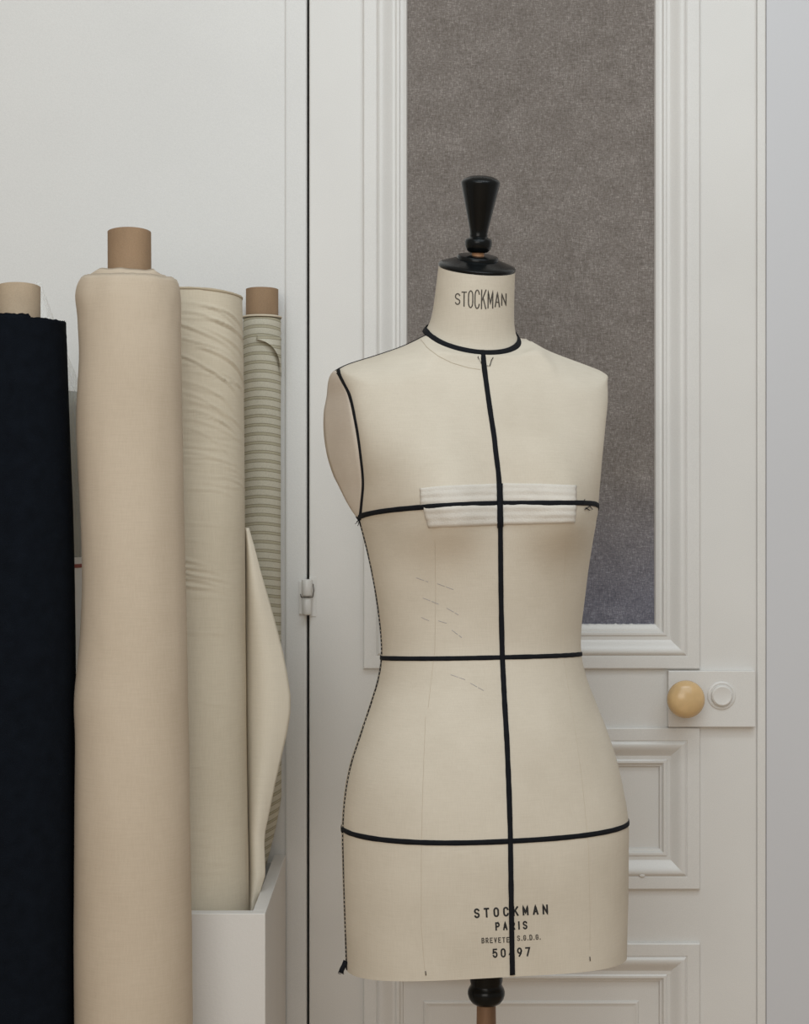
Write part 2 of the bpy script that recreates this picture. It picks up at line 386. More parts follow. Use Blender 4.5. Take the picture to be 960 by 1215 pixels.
# rim lock case with knob and escutcheon
lock = dpart(box('lock_case', dx(791.5), dx(894.5), YD-.0125, YD+.001, dz(861), dz(794.5), M['door'], bev=.0012))
KX, KZ = dx(813.5, 2.455), dz(829, 2.455)
Mk = Matrix.Translation((KX, YD-.0120, KZ)) @ Matrix.Rotation(math.pi/2, 4, 'X')
prof = [(.016, 0), (.0165, .004), (.012, .006), (.0095, .010), (.0095, .018), (.014, .021), (.022, .024), (.0265, .029), (.0283, .035), (.0275, .041), (.0235, .0465), (.0165, .0505), (.008, .0525), (.0005, .0530)]
kn = lathe('door_knob', prof, M['ivory'], seg=56, M=Mk); keep(kn, door); kn['label'] = 'yellowed ivory round knob'
Me = Matrix.Translation((dx(856.5, 2.485), YD-.0120, dz(825, 2.485))) @ Matrix.Rotation(math.pi/2, 4, 'X')
es = lathe('escutcheon', [(.0215, -.0004), (.0215, .0014), (.0205, .0024), (.0185, .0026), (.0175, .0016), (.0168, .0016), (.0160, .0030), (.0155, .0062), (.0135, .0078), (.0105, .0072), (.006, .0066), (.0005, .0064)], M['door'], seg=48, M=Me)
keep(es, door)
# painted hinge across the gap
hx, hy = dx(364.2, 2.49), 2.4905
hin = empty('hinge', (hx, hy, dz(730)), 'small white painted barrel hinge across the dark gap beside the door', 'hinge')
for z0, z1, r in ((dz(707), dz(686.5), .0080), (dz(729), dz(708), .0072)):
    pr = [(r*.55, z0), (r*.85, z0+.001), (r, z0+.003), (r, z1-.0015), (r*.93, z1-.0006), (r*.6, z1)]
    keep(lathe('hinge_knuckle', pr, M['door'], seg=28, M=Matrix.Translation((hx, hy, 0))), hin)
keep(box('hinge_leaf', hx+.003, hx+.0135, 2.4985, 2.5015, dz(731), dz(684), M['door'], bev=.0006), hin)
keep(box('hinge_leaf', hx-.0125, hx-.004, 2.4965, 2.5005, dz(728), dz(689), M['door'], bev=.0006), hin)
pts = [Vector((hx+.0085*math.cos(a), hy-.0045*abs(math.sin(a))-.001, dz(707.5)+.0005)) for a in [math.pi*k/12 for k in range(13)]]
keep(tube_wire('hinge_joint', [Vector((hx-.0098, hy, dz(704)))]+[Vector((hx+.0086*math.cos(a), hy-.0086*math.sin(a), dz(707.5)-.0002)) for a in [math.pi*(1-k/12) for k in range(13)]]+[Vector((hx+.0105, hy-.001, dz(700))), Vector((hx+.0095, hy-.001, dz(692)))], .0007, M['gap']), hin)

# ------------------------------------------------------------------ the white bin
by0, by1 = 2.130, 2.4955
bz = -.5205
bx1, bx0 = -.1805, -.66
t = .0175
bn = empty('fabric_bin', ((bx0+bx1)/2, (by0+by1)/2, FLOOR), 'tall open white painted wooden bin holding fabric rolls against the wall', 'storage bin')
keep(box('front_panel', bx0, bx1, by0, by0+t, FLOOR, bz, M['bin'], bev=.0008), bn)
keep(box('side_panel', bx1-t, bx1, by0+t+.0002, by1, FLOOR, bz, M['bin'], bev=.0008), bn)
keep(box('side_panel', bx0, bx0+t, by0+t+.0002, by1, FLOOR, bz, M['bin'], bev=.0008), bn)
keep(box('back_panel', bx0+t+.0003, bx1-t-.0003, by1-.008, by1, FLOOR, bz-.01, M['bin']), bn)
keep(box('bottom_panel', bx0+t+.0003, bx1-t-.0003, by0+t+.0005, by1-.009, FLOOR, FLOOR+.012, M['bin']), bn)

# ------------------------------------------------------------------ fabric rolls
def roll(name, ztop, zbot, axis, rad, disp, m, parent, nth=110, nz=260, zs=None, uvf=None, rtube=.02, edge=None):
    """cloth wound on a tube: side wall plus a spiral-wound top end"""
    vs, fs, uv = [], [], []
    for j in range(nz+1):
        v = j/nz; z = zbot+(ztop-zbot)*v
        ax = axis(z)
        for i in range(nth):
            a = 2*math.pi*i/nth; r = rad(z, a)+disp(z, a)
            zz = z + (edge(a)*max(0, 1-(ztop-z)/.02) if edge else 0)
            vs.append(Vector((ax[0]+r*math.cos(a), ax[1]+r*math.sin(a), zz)))
            uv.append((a/6.2832, uvf(z, a) if uvf else z))
    for j in range(nz):
        for i in range(nth):
            i2 = (i+1) % nth; fs.append((j*nth+i, j*nth+i2, (j+1)*nth+i2, (j+1)*nth+i))
    # top end: wound layers as shallow ridges down to the tube
    ax = axis(ztop); last = nz*nth; R = rad(ztop, 0)
    K = 24
    for q in range(1, K+1):
        f = q/K
        for i in range(nth):
            a = 2*math.pi*i/nth; r0 = rad(ztop, a)+disp(ztop, a); r = r0+(rtube-r0)*f
            zt = ztop+(edge(a)*(1-f) if edge else 0)-.003*(q % 2)-.002*min(1, f*3)
            vs.append(Vector((ax[0]+r*math.cos(a), ax[1]+r*math.sin(a), zt))); uv.append((a/6.28, uvf(zt, a) if uvf else zt))
    for q in range(K):
        b0 = last+q*nth
        for i in range(nth):
            i2 = (i+1) % nth; fs.append((b0+i, b0+i2, b0+nth+i2, b0+nth+i))
    fs.append(tuple(range(nth)))
    o = mesh_obj(name, vs, fs, m, uvs=uv, fix=True)
    return keep(o, parent)
def core(axis, z0, z1, r, m, parent):
    a0, a1 = Vector((*axis(z0), z0)), Vector((*axis(z1), z1))
    prof = [(r, 0), (r, (a1-a0).length), (r-.0015, (a1-a0).length+.0006), (r-.0045, (a1-a0).length), (r-.005, (a1-a0).length-.12)]
    q = (a1-a0).to_track_quat('Z', 'Y').to_matrix().to_4x4()
    return keep(lathe('cardboard_tube', prof, m, seg=48, M=Matrix.Translation(a0) @ q), parent)
def fbm(x, y, z, o=3): return noise.fractal(Vector((x, y, z)), 1.0, 2.0, o)
def along(p0, p1):     # straight leaning axis through two (x, y, z) points
    def f(z):
        s = (z-p0[2])/(p1[2]-p0[2]); return (p0[0]+(p1[0]-p0[0])*s, p0[1]+(p1[1]-p0[1])*s)
    return f
ZF = FLOOR+.001
# black roll
axA = along((dx(22, 2.125), 2.125, .24), (dx(17.5, 1.992), 1.992, ZF))
rA = empty('black_fabric_roll', (*axA(ZF), ZF), 'black fabric roll with frayed top edge on a pale cardboard tube, far left', 'fabric roll')
def radA(z, a): return lin([(ZF, .0690), (-.8, .0700), (-.30, .0738), (-.1, .0725), (.0, .0702), (.24, .0605)], z)
roll('wound_cloth', .250, ZF, axA, radA, lambda z, a: .0012*fbm(math.cos(a)*1.5, math.sin(a)*1.5, z*4)+(.0007*noise.noise(Vector((a*9, z*160, 1))) if z > .2 else 0), M['black_cloth'], rA, rtube=.0285,
     edge=lambda a: .0022*noise.noise(Vector((a*14, 2, 0)))+.0016*noise.noise(Vector((a*40, 5, 0)))-.004*(math.cos(a+.35) > .72))
core(axA, .1, .2915, .0278, M['card_light'], rA)
# big cream roll
axB = along((dx(153.8, 2.12), 2.120, .30), (dx(162, 1.995), 1.995, ZF))
rB = empty('cream_fabric_roll', (*axB(ZF), ZF), 'thick smooth cream fabric roll, tallest, on a brown tube in front of the white bin', 'fabric roll')
def radB(z, a):
    r = lin([(ZF, .0728), (-.52, .0727), (-.35, .0715), (-.12, .0690), (.02, .0672), (.2, .0662), (.275, .0655), (.292, .0635), (.305, .058)], z)
    left = max(0, -math.cos(a))                       # soft swellings on its left side
    r += left*(.0030*math.exp(-((z-.275)/.03)**2)-.0020*math.exp(-((z-.20)/.035)**2)+.0018*math.exp(-((z-.11)/.05)**2)-.0070*math.exp(-((z+.09)/.11)**2)+.0030*math.exp(-((z+.235)/.04)**2))
    return r
def dispB(z, a):
    d = .0011*fbm(math.cos(a)*1.2, math.sin(a)*1.2, z*3)
    d += .0014*noise.noise(Vector((a*3, 4, z*30)))*(1 if z > .24 else .12)
    # small diagonal pucker at the right near waist height
    aa = a+.62; zz = z+.105
    d += -.0030*math.exp(-((zz-aa*.035)/.008)**2-((aa)/.30)**2)
    d += .0016*math.exp(-((zz+.012-aa*.035)/.008)**2-((aa)/.32)**2)
    return d
roll('wound_cloth', .300, ZF, axB, radB, dispB, M['cream'], rB, rtube=.0288, edge=lambda a: .0028*noise.noise(Vector((math.cos(a)*2.2, math.sin(a)*2.2, 3)))+.001*noise.noise(Vector((a*9, 2, 7))))
# a torn inner layer peeping up round the tube
axb = axB
vs, fs = [], []; n = 90
for k, (r, dzq) in enumerate(((.0535, -.004), (.0515, .0045), (.0455, .0085), (.045, -.004))):
    for i in range(n):
        a = 2*math.pi*i/n; h = dzq+(.0035*noise.noise(Vector((math.cos(a)*2, math.sin(a)*2, 9))) if dzq > 0 else 0)
        if dzq > 0 and math.cos(a) > .80: h -= .003
        c = axb(.30); vs.append((c[0]+r*math.cos(a), c[1]+r*math.sin(a), .300+h))
for k in range(3):
    for i in range(n): i2 = (i+1) % n; fs.append((k*n+i, k*n+i2, (k+1)*n+i2, (k+1)*n+i))
keep(mesh_obj('inner_layer', vs, fs, M['cream']), rB)
core(axB, .1, .3615, .0279, M['card'], rB)
# wrinkled calico roll in the bin
axC_ = along((dx(228.5, 2.295), 2.295, .31), (dx(235.5, 2.238), 2.238, -.545))
def axC(z): return axC_(max(z, -.56))
ZC = FLOOR+.016
rC = empty('calico_fabric_roll', (*axC(ZC), ZC), 'wrinkled ecru fabric roll with a loose pointed flap, standing in the white bin', 'fabric roll')
def radC(z, a):
    return lin([(ZC, .0685), (-.52, .0688), (-.3, .0685), (-.1, .0690), (.05, .0700), (.2, .0700), (.26, .0695), (.297, .0690)], z)
WR = []
rs = random.Random(3)
zz = .290
for k in range(34):     # tension folds: level at the left, sweeping down to the right
    zz -= rs.uniform(.004, .011)
    st_ = 1.0 if k < 10 else (.75 if k < 20 else .45)
    WR.append((zz, rs.uniform(-1.35, -.55), rs.uniform(.45, .85), rs.uniform(.006, .014)*(1 if k < 22 else .4), rs.uniform(.0012, .0026)*st_, rs.uniform(.0012, .0022)))
for k in range(5): WR.append((-.060-k*.0085, -1.75+.05*k, .62, .004, .0026-.0005*abs(k-2), .0022))
for k in range(22): WR.append((-.02-k*.022+rs.uniform(-.01, .01), rs.uniform(-2.2, -1.0), rs.uniform(.3, .6), .003, rs.uniform(.0002, .0005), .002))
def dispC(z, a):
    if a > math.pi: a -= 2*math.pi
    d = .0010*fbm(math.cos(a)*1.5, math.sin(a)*1.5, z*4)
    for (zc, ac, aw, sl, amp, ww) in WR:
        da = a-ac
        if abs(da) > 2.2*aw: continue
        q = z-(zc-sl*(da+.6)-sl*1.3*max(0, da+.6)**2)+.0012*math.sin(a*5+zc*300)
        if abs(q) > .015: continue
        d += amp*math.exp(-(da/aw)**2)*(math.exp(-(q/ww)**2)-.5*math.exp(-((q+ww*1.8)/(ww*1.4))**2))
    return d
roll('wound_cloth', .305, ZC, axC, radC, dispC, M['calico'], rC, nth=260, nz=620, rtube=.02, edge=lambda a: .0012*noise.noise(Vector((a*7, 2, 0)))-.0045*max(0, math.cos(a))**2)
c = axC(.30)
n = 120; pts = []; nr = []
for i in range(n):
    a = 2*math.pi*i/n; r = radC(.30, a)+dispC(.30, a)-.0004
    pts.append(Vector((c[0]+r*math.cos(a), c[1]+r*math.sin(a), .3035-.0045*max(0, math.cos(a))**2))); nr.append(Vector((math.cos(a), math.sin(a), 0)))
keep(ribbon('selvedge', pts, nr, .0035, .0014, M['thread'], closed=True, wob=.5), rC)
# loose flap: doubled cloth swinging out to the right
outer = [(624, 293), (650, 301), (680, 309), (710, 318), (745, 328), (775, 336), (800, 341), (825, 345), (845, 345), (870, 341), (900, 334), (930, 327), (960, 321), (985, 315.5), (1000, 314.5), (1020, 315.5), (1036, 316), (1052, 311), (1072, 305), (1090, 300), (1120, 297)]
inner = [(620, 290), (700, 294), (800, 297), (900, 298.5), (1000, 300), (1083, 300), (1120, 299)]
vs, fs = [], []; rows = 110; secn = 26
for j in range(rows+1):
    py = 626+(1118-626)*j/rows
    Yo = 2.262
    z = (PY0-py)*Yo/F_PX
    cx, cy = axC(z); R = radC(z, 0)
    xo = (lin(outer, py)-PX0)*Yo/F_PX
    if py > 1060: xo = min(xo, -.2015)
    xi = cx+R*.985
    wdt = max(.0006, xo-xi)
    for k in range(secn+1):
        s = k/secn
        # from the roll's flank, swelling forward, out to the folded edge, and back
        if s < .62:
            q = s/.62; x = xi-.003+(wdt+.003)*q; y = cy+.030*(1-q)**3-.007*math.sin(math.pi*min(1, q))*(min(1, wdt/.03))+.010*q
        else:
            q = (s-.62)/.38; x = xo-(wdt*.8)*q+.001*math.sin(math.pi*q); y = cy+.014+.020*q
        y += .0010*noise.noise(Vector((x*30, z*12, 2)))
        vs.append(Vector((x, y, z)))
for j in range(rows):
    for k in range(secn): a = j*(secn+1)+k; fs.append((a, a+1, a+secn+2, a+secn+1))
fo = mesh_obj('loose_flap', vs, fs, M['flap'])
so = fo.modifiers.new('s', 'SOLIDIFY'); so.thickness = .0008
keep(fo, rC)['label'] = 'loose pointed fold of paler cloth'

# striped roll
axD0 = along((dx(311, 2.462), 2.462, .29), (dx(310, 2.455), 2.455, -.35))
def axD(z):
    x, y = axD0(z)
    if z < -.425: x -= .022*min(1.35, (-.425-z)/.11)**1.3; y -= .008*min(1, (-.425-z)/.2)
    return (x, y)
ZD = FLOOR+.016
rD = empty('striped_fabric_roll', (*axD(ZD), ZD), 'narrow beige striped fabric roll on a brown tube, rightmost roll against the wall', 'fabric roll')
def radD(z, a): return lin([(ZD, .0275), (-.54, .0275), (-.42, .0300), (-.3, .0305), (-.1, .0285), (.1, .0283), (.292, .0282)], z)
def uvD(z, a):
    xx = math.cos(a)
    sl = .60*max(0, min(1, (-.22-z)/.14))
    tt = (z - sl*xx*.030+ (.0035*xx*xx))/.0133
    return tt
roll('wound_cloth', .293, ZD, axD, radD, lambda z, a: .0004*noise.noise(Vector((a*2, z*30, 0)))+(.0007*math.sin(z*520) if z > .245 else 0), M['ticking'], rD, nth=96, nz=300, uvf=uvD, rtube=.0248)
core(axD, .15, .3335, .0243, M['card'], rD)
# torn curling edge near its top
vs, fs = [], []; uv = []
for j in range(13):
    q = j/12
    for i in range(13):
        s = i/12
        a = -1.75+1.45*s                               # angle round the roll, towards the right
        ztopq = .262-.002*s; zl = .255-.008*s-.046*s**2.6
        z = ztopq+(zl-ztopq)*q
        r = .0288+.0003+.0055*(q**2)*math.sin(math.pi*min(1, s*.9+.05))+.0008
        x, y = axD(z); vs.append((x+r*math.cos(a), y+r*math.sin(a), z)); uv.append((s, (z+.004)/.0133))
for j in range(12):
    for i in range(12): a = j*13+i; fs.append((a, a+1, a+14, a+13))
to = mesh_obj('curled_edge', vs, fs, M['ticking'], uvs=uv); so = to.modifiers.new('s', 'SOLIDIFY'); so.thickness = .0006
keep(to, rD)
c = axD(.29); pts = []; nr = []
for i in range(60):
    a = 2*math.pi*i/60; pts.append(Vector((c[0]+.0284*math.cos(a), c[1]+.0284*math.sin(a), .2915))); nr.append(Vector((math.cos(a), math.sin(a), 0)))
keep(ribbon('selvedge', pts, nr, .0030, .0010, M['calico'], closed=True), rD)

# plastic-wrapped roll between the black and the cream roll
axE = lambda z: (dx(62, 2.33)+.000, 2.330)
ZE = FLOOR+.016
rE = empty('plastic_wrapped_fabric_roll', (*axE(ZE), ZE), 'slim grey-green fabric roll in clear plastic with white label, behind the black roll', 'fabric roll')
def radE(z, a): return lin([(ZE, .0400), (.165, .0405), (.172, .037)], z)
roll('wound_cloth', .170, ZE, axE, radE, lambda z, a: .0003*noise.noise(Vector((a*2, z*20, 0))), M['grey_roll'], rE, nth=64, nz=60, rtube=.018)
vs, fs = [], []; nth = 64; nzq = 70
for j in range(nzq+1):
    z = -.35+(.325+.35)*j/nzq
    for i in range(nth):
        a = 2*math.pi*i/nth
        f = 1 if z < .17 else max(.06, 1-((z-.17)/.155)**1.0*.94)
        r = (.0425)*f+.0014*noise.noise(Vector((math.cos(a)*3, math.sin(a)*3, z*14)))*(1.6 if z > .17 else .6)
        vs.append((axE(z)[0]-(.020*max(0, (z-.17)/.155))+r*math.cos(a), axE(z)[1]+r*math.sin(a), z))
for j in range(nzq):
    for i in range(nth): i2 = (i+1) % nth; fs.append((j*nth+i, j*nth+i2, (j+1)*nth+i2, (j+1)*nth+i))
keep(mesh_obj('plastic_film', vs, fs, M['film']), rE)
def band(name, z0, z1, r, m, a0=-1.9, a1=.9):
    vs, fs = [], []
    n = 40
    for rr in (r, r-.0006):
        for z in (z0, z1):
            for i in range(n+1):
                a = a0+(a1-a0)*i/n; vs.append((axE(z)[0]+rr*math.cos(a), axE(z)[1]+rr*math.sin(a), z))
    for i in range(n):
        fs.append((i, i+1, n+2+i, n+1+i)); b = 2*(n+1); fs.append((b+i, b+n+1+i, b+n+2+i, b+i+1))
    return keep(mesh_obj(name, vs, fs, m), rE)
Ye = 2.30
lz = lambda py: (PY0-py)*Ye/F_PX
lb = band('paper_label', lz(800), lz(661), .0440, M['paper'])
rb = band('label_stripe', lz(673.5), lz(669), .0446, M['red']); rb['label'] = 'thin red printed stripe'
rb.parent = lb; rb.matrix_parent_inverse = Matrix.Identity(4)

# ------------------------------------------------------------------ the dress form
ZHEM, ZARM, ZTIP = -0.575, -0.008, 0.184
YAW = math.radians(15); AX, AY = 0.1045, 2.10
TF = [(-.575, .112), (-.50, .116), (-.40, .118), (-.30, .108), (-.182, .084), (-.13, .086), (-.06, .097), (0, .106), (.06, .103), (.10, .094), (.15, .078), (.20, .0585), (.25, .046)]
TB = [(-.575, .122), (-.40, .128), (-.30, .110), (-.182, .078), (-.08, .088), (0, .100), (.08, .106), (.14, .098), (.20, .074), (.25, .055)]
YS, YR = -.005, -.012
XF = [(-0.575, 0.1844), (-0.54, 0.1852), (-0.49, 0.1867), (-0.44, 0.1874), (-0.4, 0.1877), (-0.36, 0.1832), (-0.32, 0.1749), (-0.28, 0.1615), (-0.24, 0.1465), (-0.21, 0.1363), (-0.182, 0.1313), (-0.15, 0.132), (-0.11, 0.1368), (-0.07, 0.1428), (-0.03, 0.1505), (-0.008, 0.1552), (0.01, 0.155), (0.035, 0.1547), (0.07, 0.1577), (0.11, 0.1634), (0.145, 0.1703), (0.17, 0.1775), (0.184, 0.1811)]
CX = [(-0.575, 0.0034), (-0.54, 0.0031), (-0.49, 0.0028), (-0.44, 0.0021), (-0.4, 0.0018), (-0.36, -0.0001), (-0.32, -0.0013), (-0.28, -0.0016), (-0.24, -0.0029), (-0.21, -0.004), (-0.182, -0.0049), (-0.15, -0.0055), (-0.11, -0.0058), (-0.07, -0.0071), (-0.03, -0.0089), (-0.008, -0.0103), (0.01, -0.0128), (0.035, -0.0147), (0.07, -0.0175), (0.11, -0.0174), (0.145, -0.0151), (0.17, -0.0157), (0.184, -0.0114)]
RIDGE = [(0, .220), (.035, .2215), (.058, .2262), (.068, .2228), (.080, .2168), (.10, .2082), (.13, .1980), (.155, .1900), (.168, .1855), (.177, .1810), (.185, .174)]
def almond(z):
    t = (z-ZARM)/(ZTIP-ZARM)
    return math.sin(math.pi*t)**0.75 if 0 < t < 1 else 0.0
def zridge(x): return interp(RIDGE, abs(x+.0066*max(0, 1-abs(x)/.14)))
def ztop_u(u): return zridge(.1811*math.sin(u*math.pi/2))
def local(u, z, back, ztop=None):
    if ztop is None: ztop = ztop_u(u)
    zc = min(z, ZTIP); s = math.sin(u*math.pi/2); a = almond(zc)
    wd = interp(XF, zc)+(.0115*a+.0058*min(1, 1.5*a**2) if back else 0); x = wd*s
    side = YS+(YR-YS)*max(0, min(1, (zc-ZARM)/(ZTIP-ZARM)))
    g = max(0, 1-abs(s)**2.35)**.5
    if not back:
        yc = side+.050*a; d = interp(TF, z); yc = min(yc, d)
        y = yc+(d-yc)*g
        sz = .085 if z > -.006 else .042
        y += .029*math.exp(-((abs(x)-.078)/.046)**2-((z+.006)/sz)**2)*min(1, g*1.6)
    else:
        yc = side-.062*a; d = -interp(TB, z); yc = max(yc, d)
        y = yc+(d-yc)*g
    R = max(.006, .05*(1-abs(s)**8))*max(.30, min(1, (abs(x)-.035)/.055))
    tt = (ztop-z)/R
    if tt < 1 and z > ZARM:
        y = YR+(y-YR)*math.sqrt(max(0, 1-(1-tt)**2))
    x += interp(CX, zc)
    if z > .15:      # the neck opening lies in the plane of the neck ring
        ny = y+.004; zp = .2272+(-.51 if ny > 0 else -.32)*ny
        q = max(0, min(1, (.105-math.hypot(x+.018, ny))/.035))
        z += (min(z, zp)-z)*q*q*(3-2*q)
    return (x, y, z)
CY, SY = math.cos(YAW), math.sin(YAW)
def wl(p): return Vector((AX+p[0]*CY+p[1]*SY, AY+p[0]*SY-p[1]*CY, p[2]))
def S(u, z, back=False): return wl(local(u, z, back))
def nS(u, z, back=False):
    e = .004
    n = (S(min(1, u+e), z, back)-S(max(-1, u-e), z, back)).cross(S(u, z+e*.5, back)-S(u, z-e*.5, back))
    n.normalize()
    c_ = wl((0, 0, z)); p = S(u, z, back)
    if n.dot(Vector((p.x-c_.x, p.y-c_.y, 0))) < 0: n = -n
    return n

form = empty('dress_form', (AX, AY, FLOOR), 'cream linen tailor\'s dress form with black style tapes on a turned wooden stand', 'dress form')
def fp(o): return keep(o, form)
NU, NV = 96, 150
vs, fs = [], []
def zhem(u, back):
    s = math.sin(u*math.pi/2)
    return ZHEM+(0 if back else (1-s*s)*(.012-.004*s))
def vz(v, u, back=False):
    zt = ztop_u(u); v2 = 1-(1-v)**1.35; zh = zhem(u, back)
    return zh+(zt-zh)*v2
for b in (0, 1):
    for j in range(NV+1):
        for i in range(NU+1):
            u = -1+2*i/NU; vs.append(S(u, vz(j/NV, u, bool(b)), bool(b)))
o2 = (NU+1)*(NV+1)
for b in (0, 1):
    for j in range(NV):
        for i in range(NU):
            a = b*o2+j*(NU+1)+i; q = (a, a+1, a+NU+2, a+NU+1); fs.append(q if b == 0 else q[::-1])
# hem closing board
fs.append(tuple(list(range(NU+1))[::-1])+tuple(o2+i for i in range(1, NU)))
me = bpy.data.meshes.new('torso'); me.from_pydata([tuple(v) for v in vs], [], fs)
bm = bmesh.new(); bm.from_mesh(me); bmesh.ops.remove_doubles(bm, verts=bm.verts, dist=.00015); bmesh.ops.recalc_face_normals(bm, faces=bm.faces)
tor_bvh = BVHTree.FromBMesh(bm)
bm.to_mesh(me); bm.free(); me.materials.append(M['linen'])
for p in me.polygons: p.use_smooth = True
me.set_sharp_from_angle(angle=math.radians(48))
torso = bpy.data.objects.new('torso', me); COL.objects.link(torso); fp(torso)

# arm plates closing the armholes
for sgn in (-1, 1):
    vs, fs = [], []; n, mq = 60, 8
    for j in range(n+1):
        z = ZARM+.0005+(ztop_u(1)-ZARM-.001)*j/n
        a = Vector(local(sgn, z, False)); c = Vector(local(sgn, z, True))
        for k in range(mq+1):
            s = k/mq; p = a.lerp(c, s); p.x += sgn*.0035*math.sin(math.pi*s)*almond(z); vs.append(wl(p))
    for j in range(n):
        for k in range(mq): q = j*(mq+1)+k; fs.append((q, q+1, q+mq+2, q+mq+1))
    o = mesh_obj('arm_plate', vs, fs, M['linen_side']); so = o.modifiers.new('s', 'SOLIDIFY'); so.thickness = .001; so.offset = 0
    fp(o)

# neck
NCB, NCT = Vector((-.0180, -.004, .2275)), Vector((-.0165, .012, .3085))
def neck_ring(t, a, grow=0.0):
    """t 0 base .. 1 top"""
    c = NCB.lerp(NCT, t)
    tp = max(t, 0); cu = min(t, 0)*.10
    rx = .0485+.0040*(1-tp)+.0068*math.exp(-tp/.13)+grow+cu
    ry = .0480+.0040*(1-tp)+.0075*math.exp(-tp/.13)+grow+cu
    x, y = rx*math.cos(a), ry*math.sin(a)          # a = pi/2 is the front
    tilt = (-.50 if y > 0 else -.30)*(1-t)+(-.33)*t
    z = tilt*y
    if t < .5 and y < 0: z += .0
    return Vector((c.x+x, c.y+y, c.z+z))
vs, fs = [], []; n, k2 = 72, 30
for j in range(k2+1):
    t_ = -.14+1.14*j/k2
    for i in range(n): vs.append(wl(neck_ring(t_, 2*math.pi*i/n)))
for j in range(k2):
    for i in range(n): i2 = (i+1) % n; fs.append((j*n+i, j*n+i2, (j+1)*n+i2, (j+1)*n+i))
fs.append(tuple(range(n))); fs.append(tuple(k2*n+i for i in range(n)))
neck = mesh_obj('neck', vs, fs, M['linen']); neck.data.set_sharp_from_angle(angle=math.radians(50))
bm = bmesh.new(); bm.from_mesh(neck.data); neck_bvh = BVHTree.FromBMesh(bm); bm.free(); fp(neck)
pts, nr = [], []
for i in range(96):
    a = 2*math.pi*i/96; p = wl(neck_ring(.01, a, .0018)); c = wl(NCB)
    pts.append(p); nr.append((Vector((p.x-c.x, p.y-c.y, 0)).normalized()+Vector((0, 0, .80))).normalized())
fp(ribbon('neck_tape', pts, nr, .0080, .0012, M['tape'], closed=True, wob=.06))

# cap and handle, tipped with the neck
up = (wl(NCT+Vector((0, .0335, .094)))-wl(NCT)).normalized()
up = Vector((up.x*.30+.00, up.y*.55, up.z)).normalized()
topc = wl(NCT)
n3 = (wl(neck_ring(1, 0))-topc).cross(wl(neck_ring(1, math.pi/2))-topc).normalized()
if n3.z < 0: n3 = -n3
Mc = Matrix.Translation(topc) @ n3.to_track_quat('Z', 'Y').to_matrix().to_4x4()
cap = fp(lathe('neck_cap', [(.0485, .0002), (.0490, .0008), (.0492, .0032), (.0478, .0048), (.0440, .0062), (.0300, .0110), (.0262, .0118), (.0262, .0145), (.0250, .0162), (.0225, .0168), (.0005, .0170)], M['black_wood'], seg=64, M=Mc))
kb = topc+n3*.0165
Mh = Matrix.Translation(kb) @ up.to_track_quat('Z', 'Y').to_matrix().to_4x4()
hd = fp(lathe('handle_neck', [(.0085, -.002), (.0078, .0020), (.0085, .0045)], M['copper_wood'], seg=32, M=Mh)); hd['label'] = 'bare worn wood under the black handle'
h = [(.0085, .0035), (.0120, .0045), (.0150, .0075), (.0168, .0120), (.0172, .0165), (.0168, .0195), (.0150, .0215), (.0125, .0220), (.0112, .0235), (.0115, .0255), (.0110, .0270)]
h += [(.0108+(.0243-.0108)*(q/12), .0280+.0600*(q/12)) for q in range(1, 13)]
h += [(.0245, .0895), (.0247, .0905), (.0240, .0925), (.0205, .0955), (.0150, .0980), (.0080, .0994), (.0005, .0998)]
fp(lathe('handle', h, M['black_wood'], seg=56, M=Mh))

# ---- style tapes
def ring_tape(name, zf, zb, width=.0063, us=-1.0, ue=1.0, lift=.0003):
    pts, nr = [], []; n = 90
    for i in range(n):
        u = -1+2*i/n; pts.append(S(u, zf(u))); nr.append(nS(max(-.985, min(.985, u)), zf(u)))
    for i in range(n):
        u = 1-2*i/n; pts.append(S(u, zb(u), True)); nr.append(nS(max(-.985, min(.985, u)), zb(u), True))
    return fp(ribbon(name, pts, nr, width, .0009, M['tape'], closed=True, wob=.10, lift=lift))
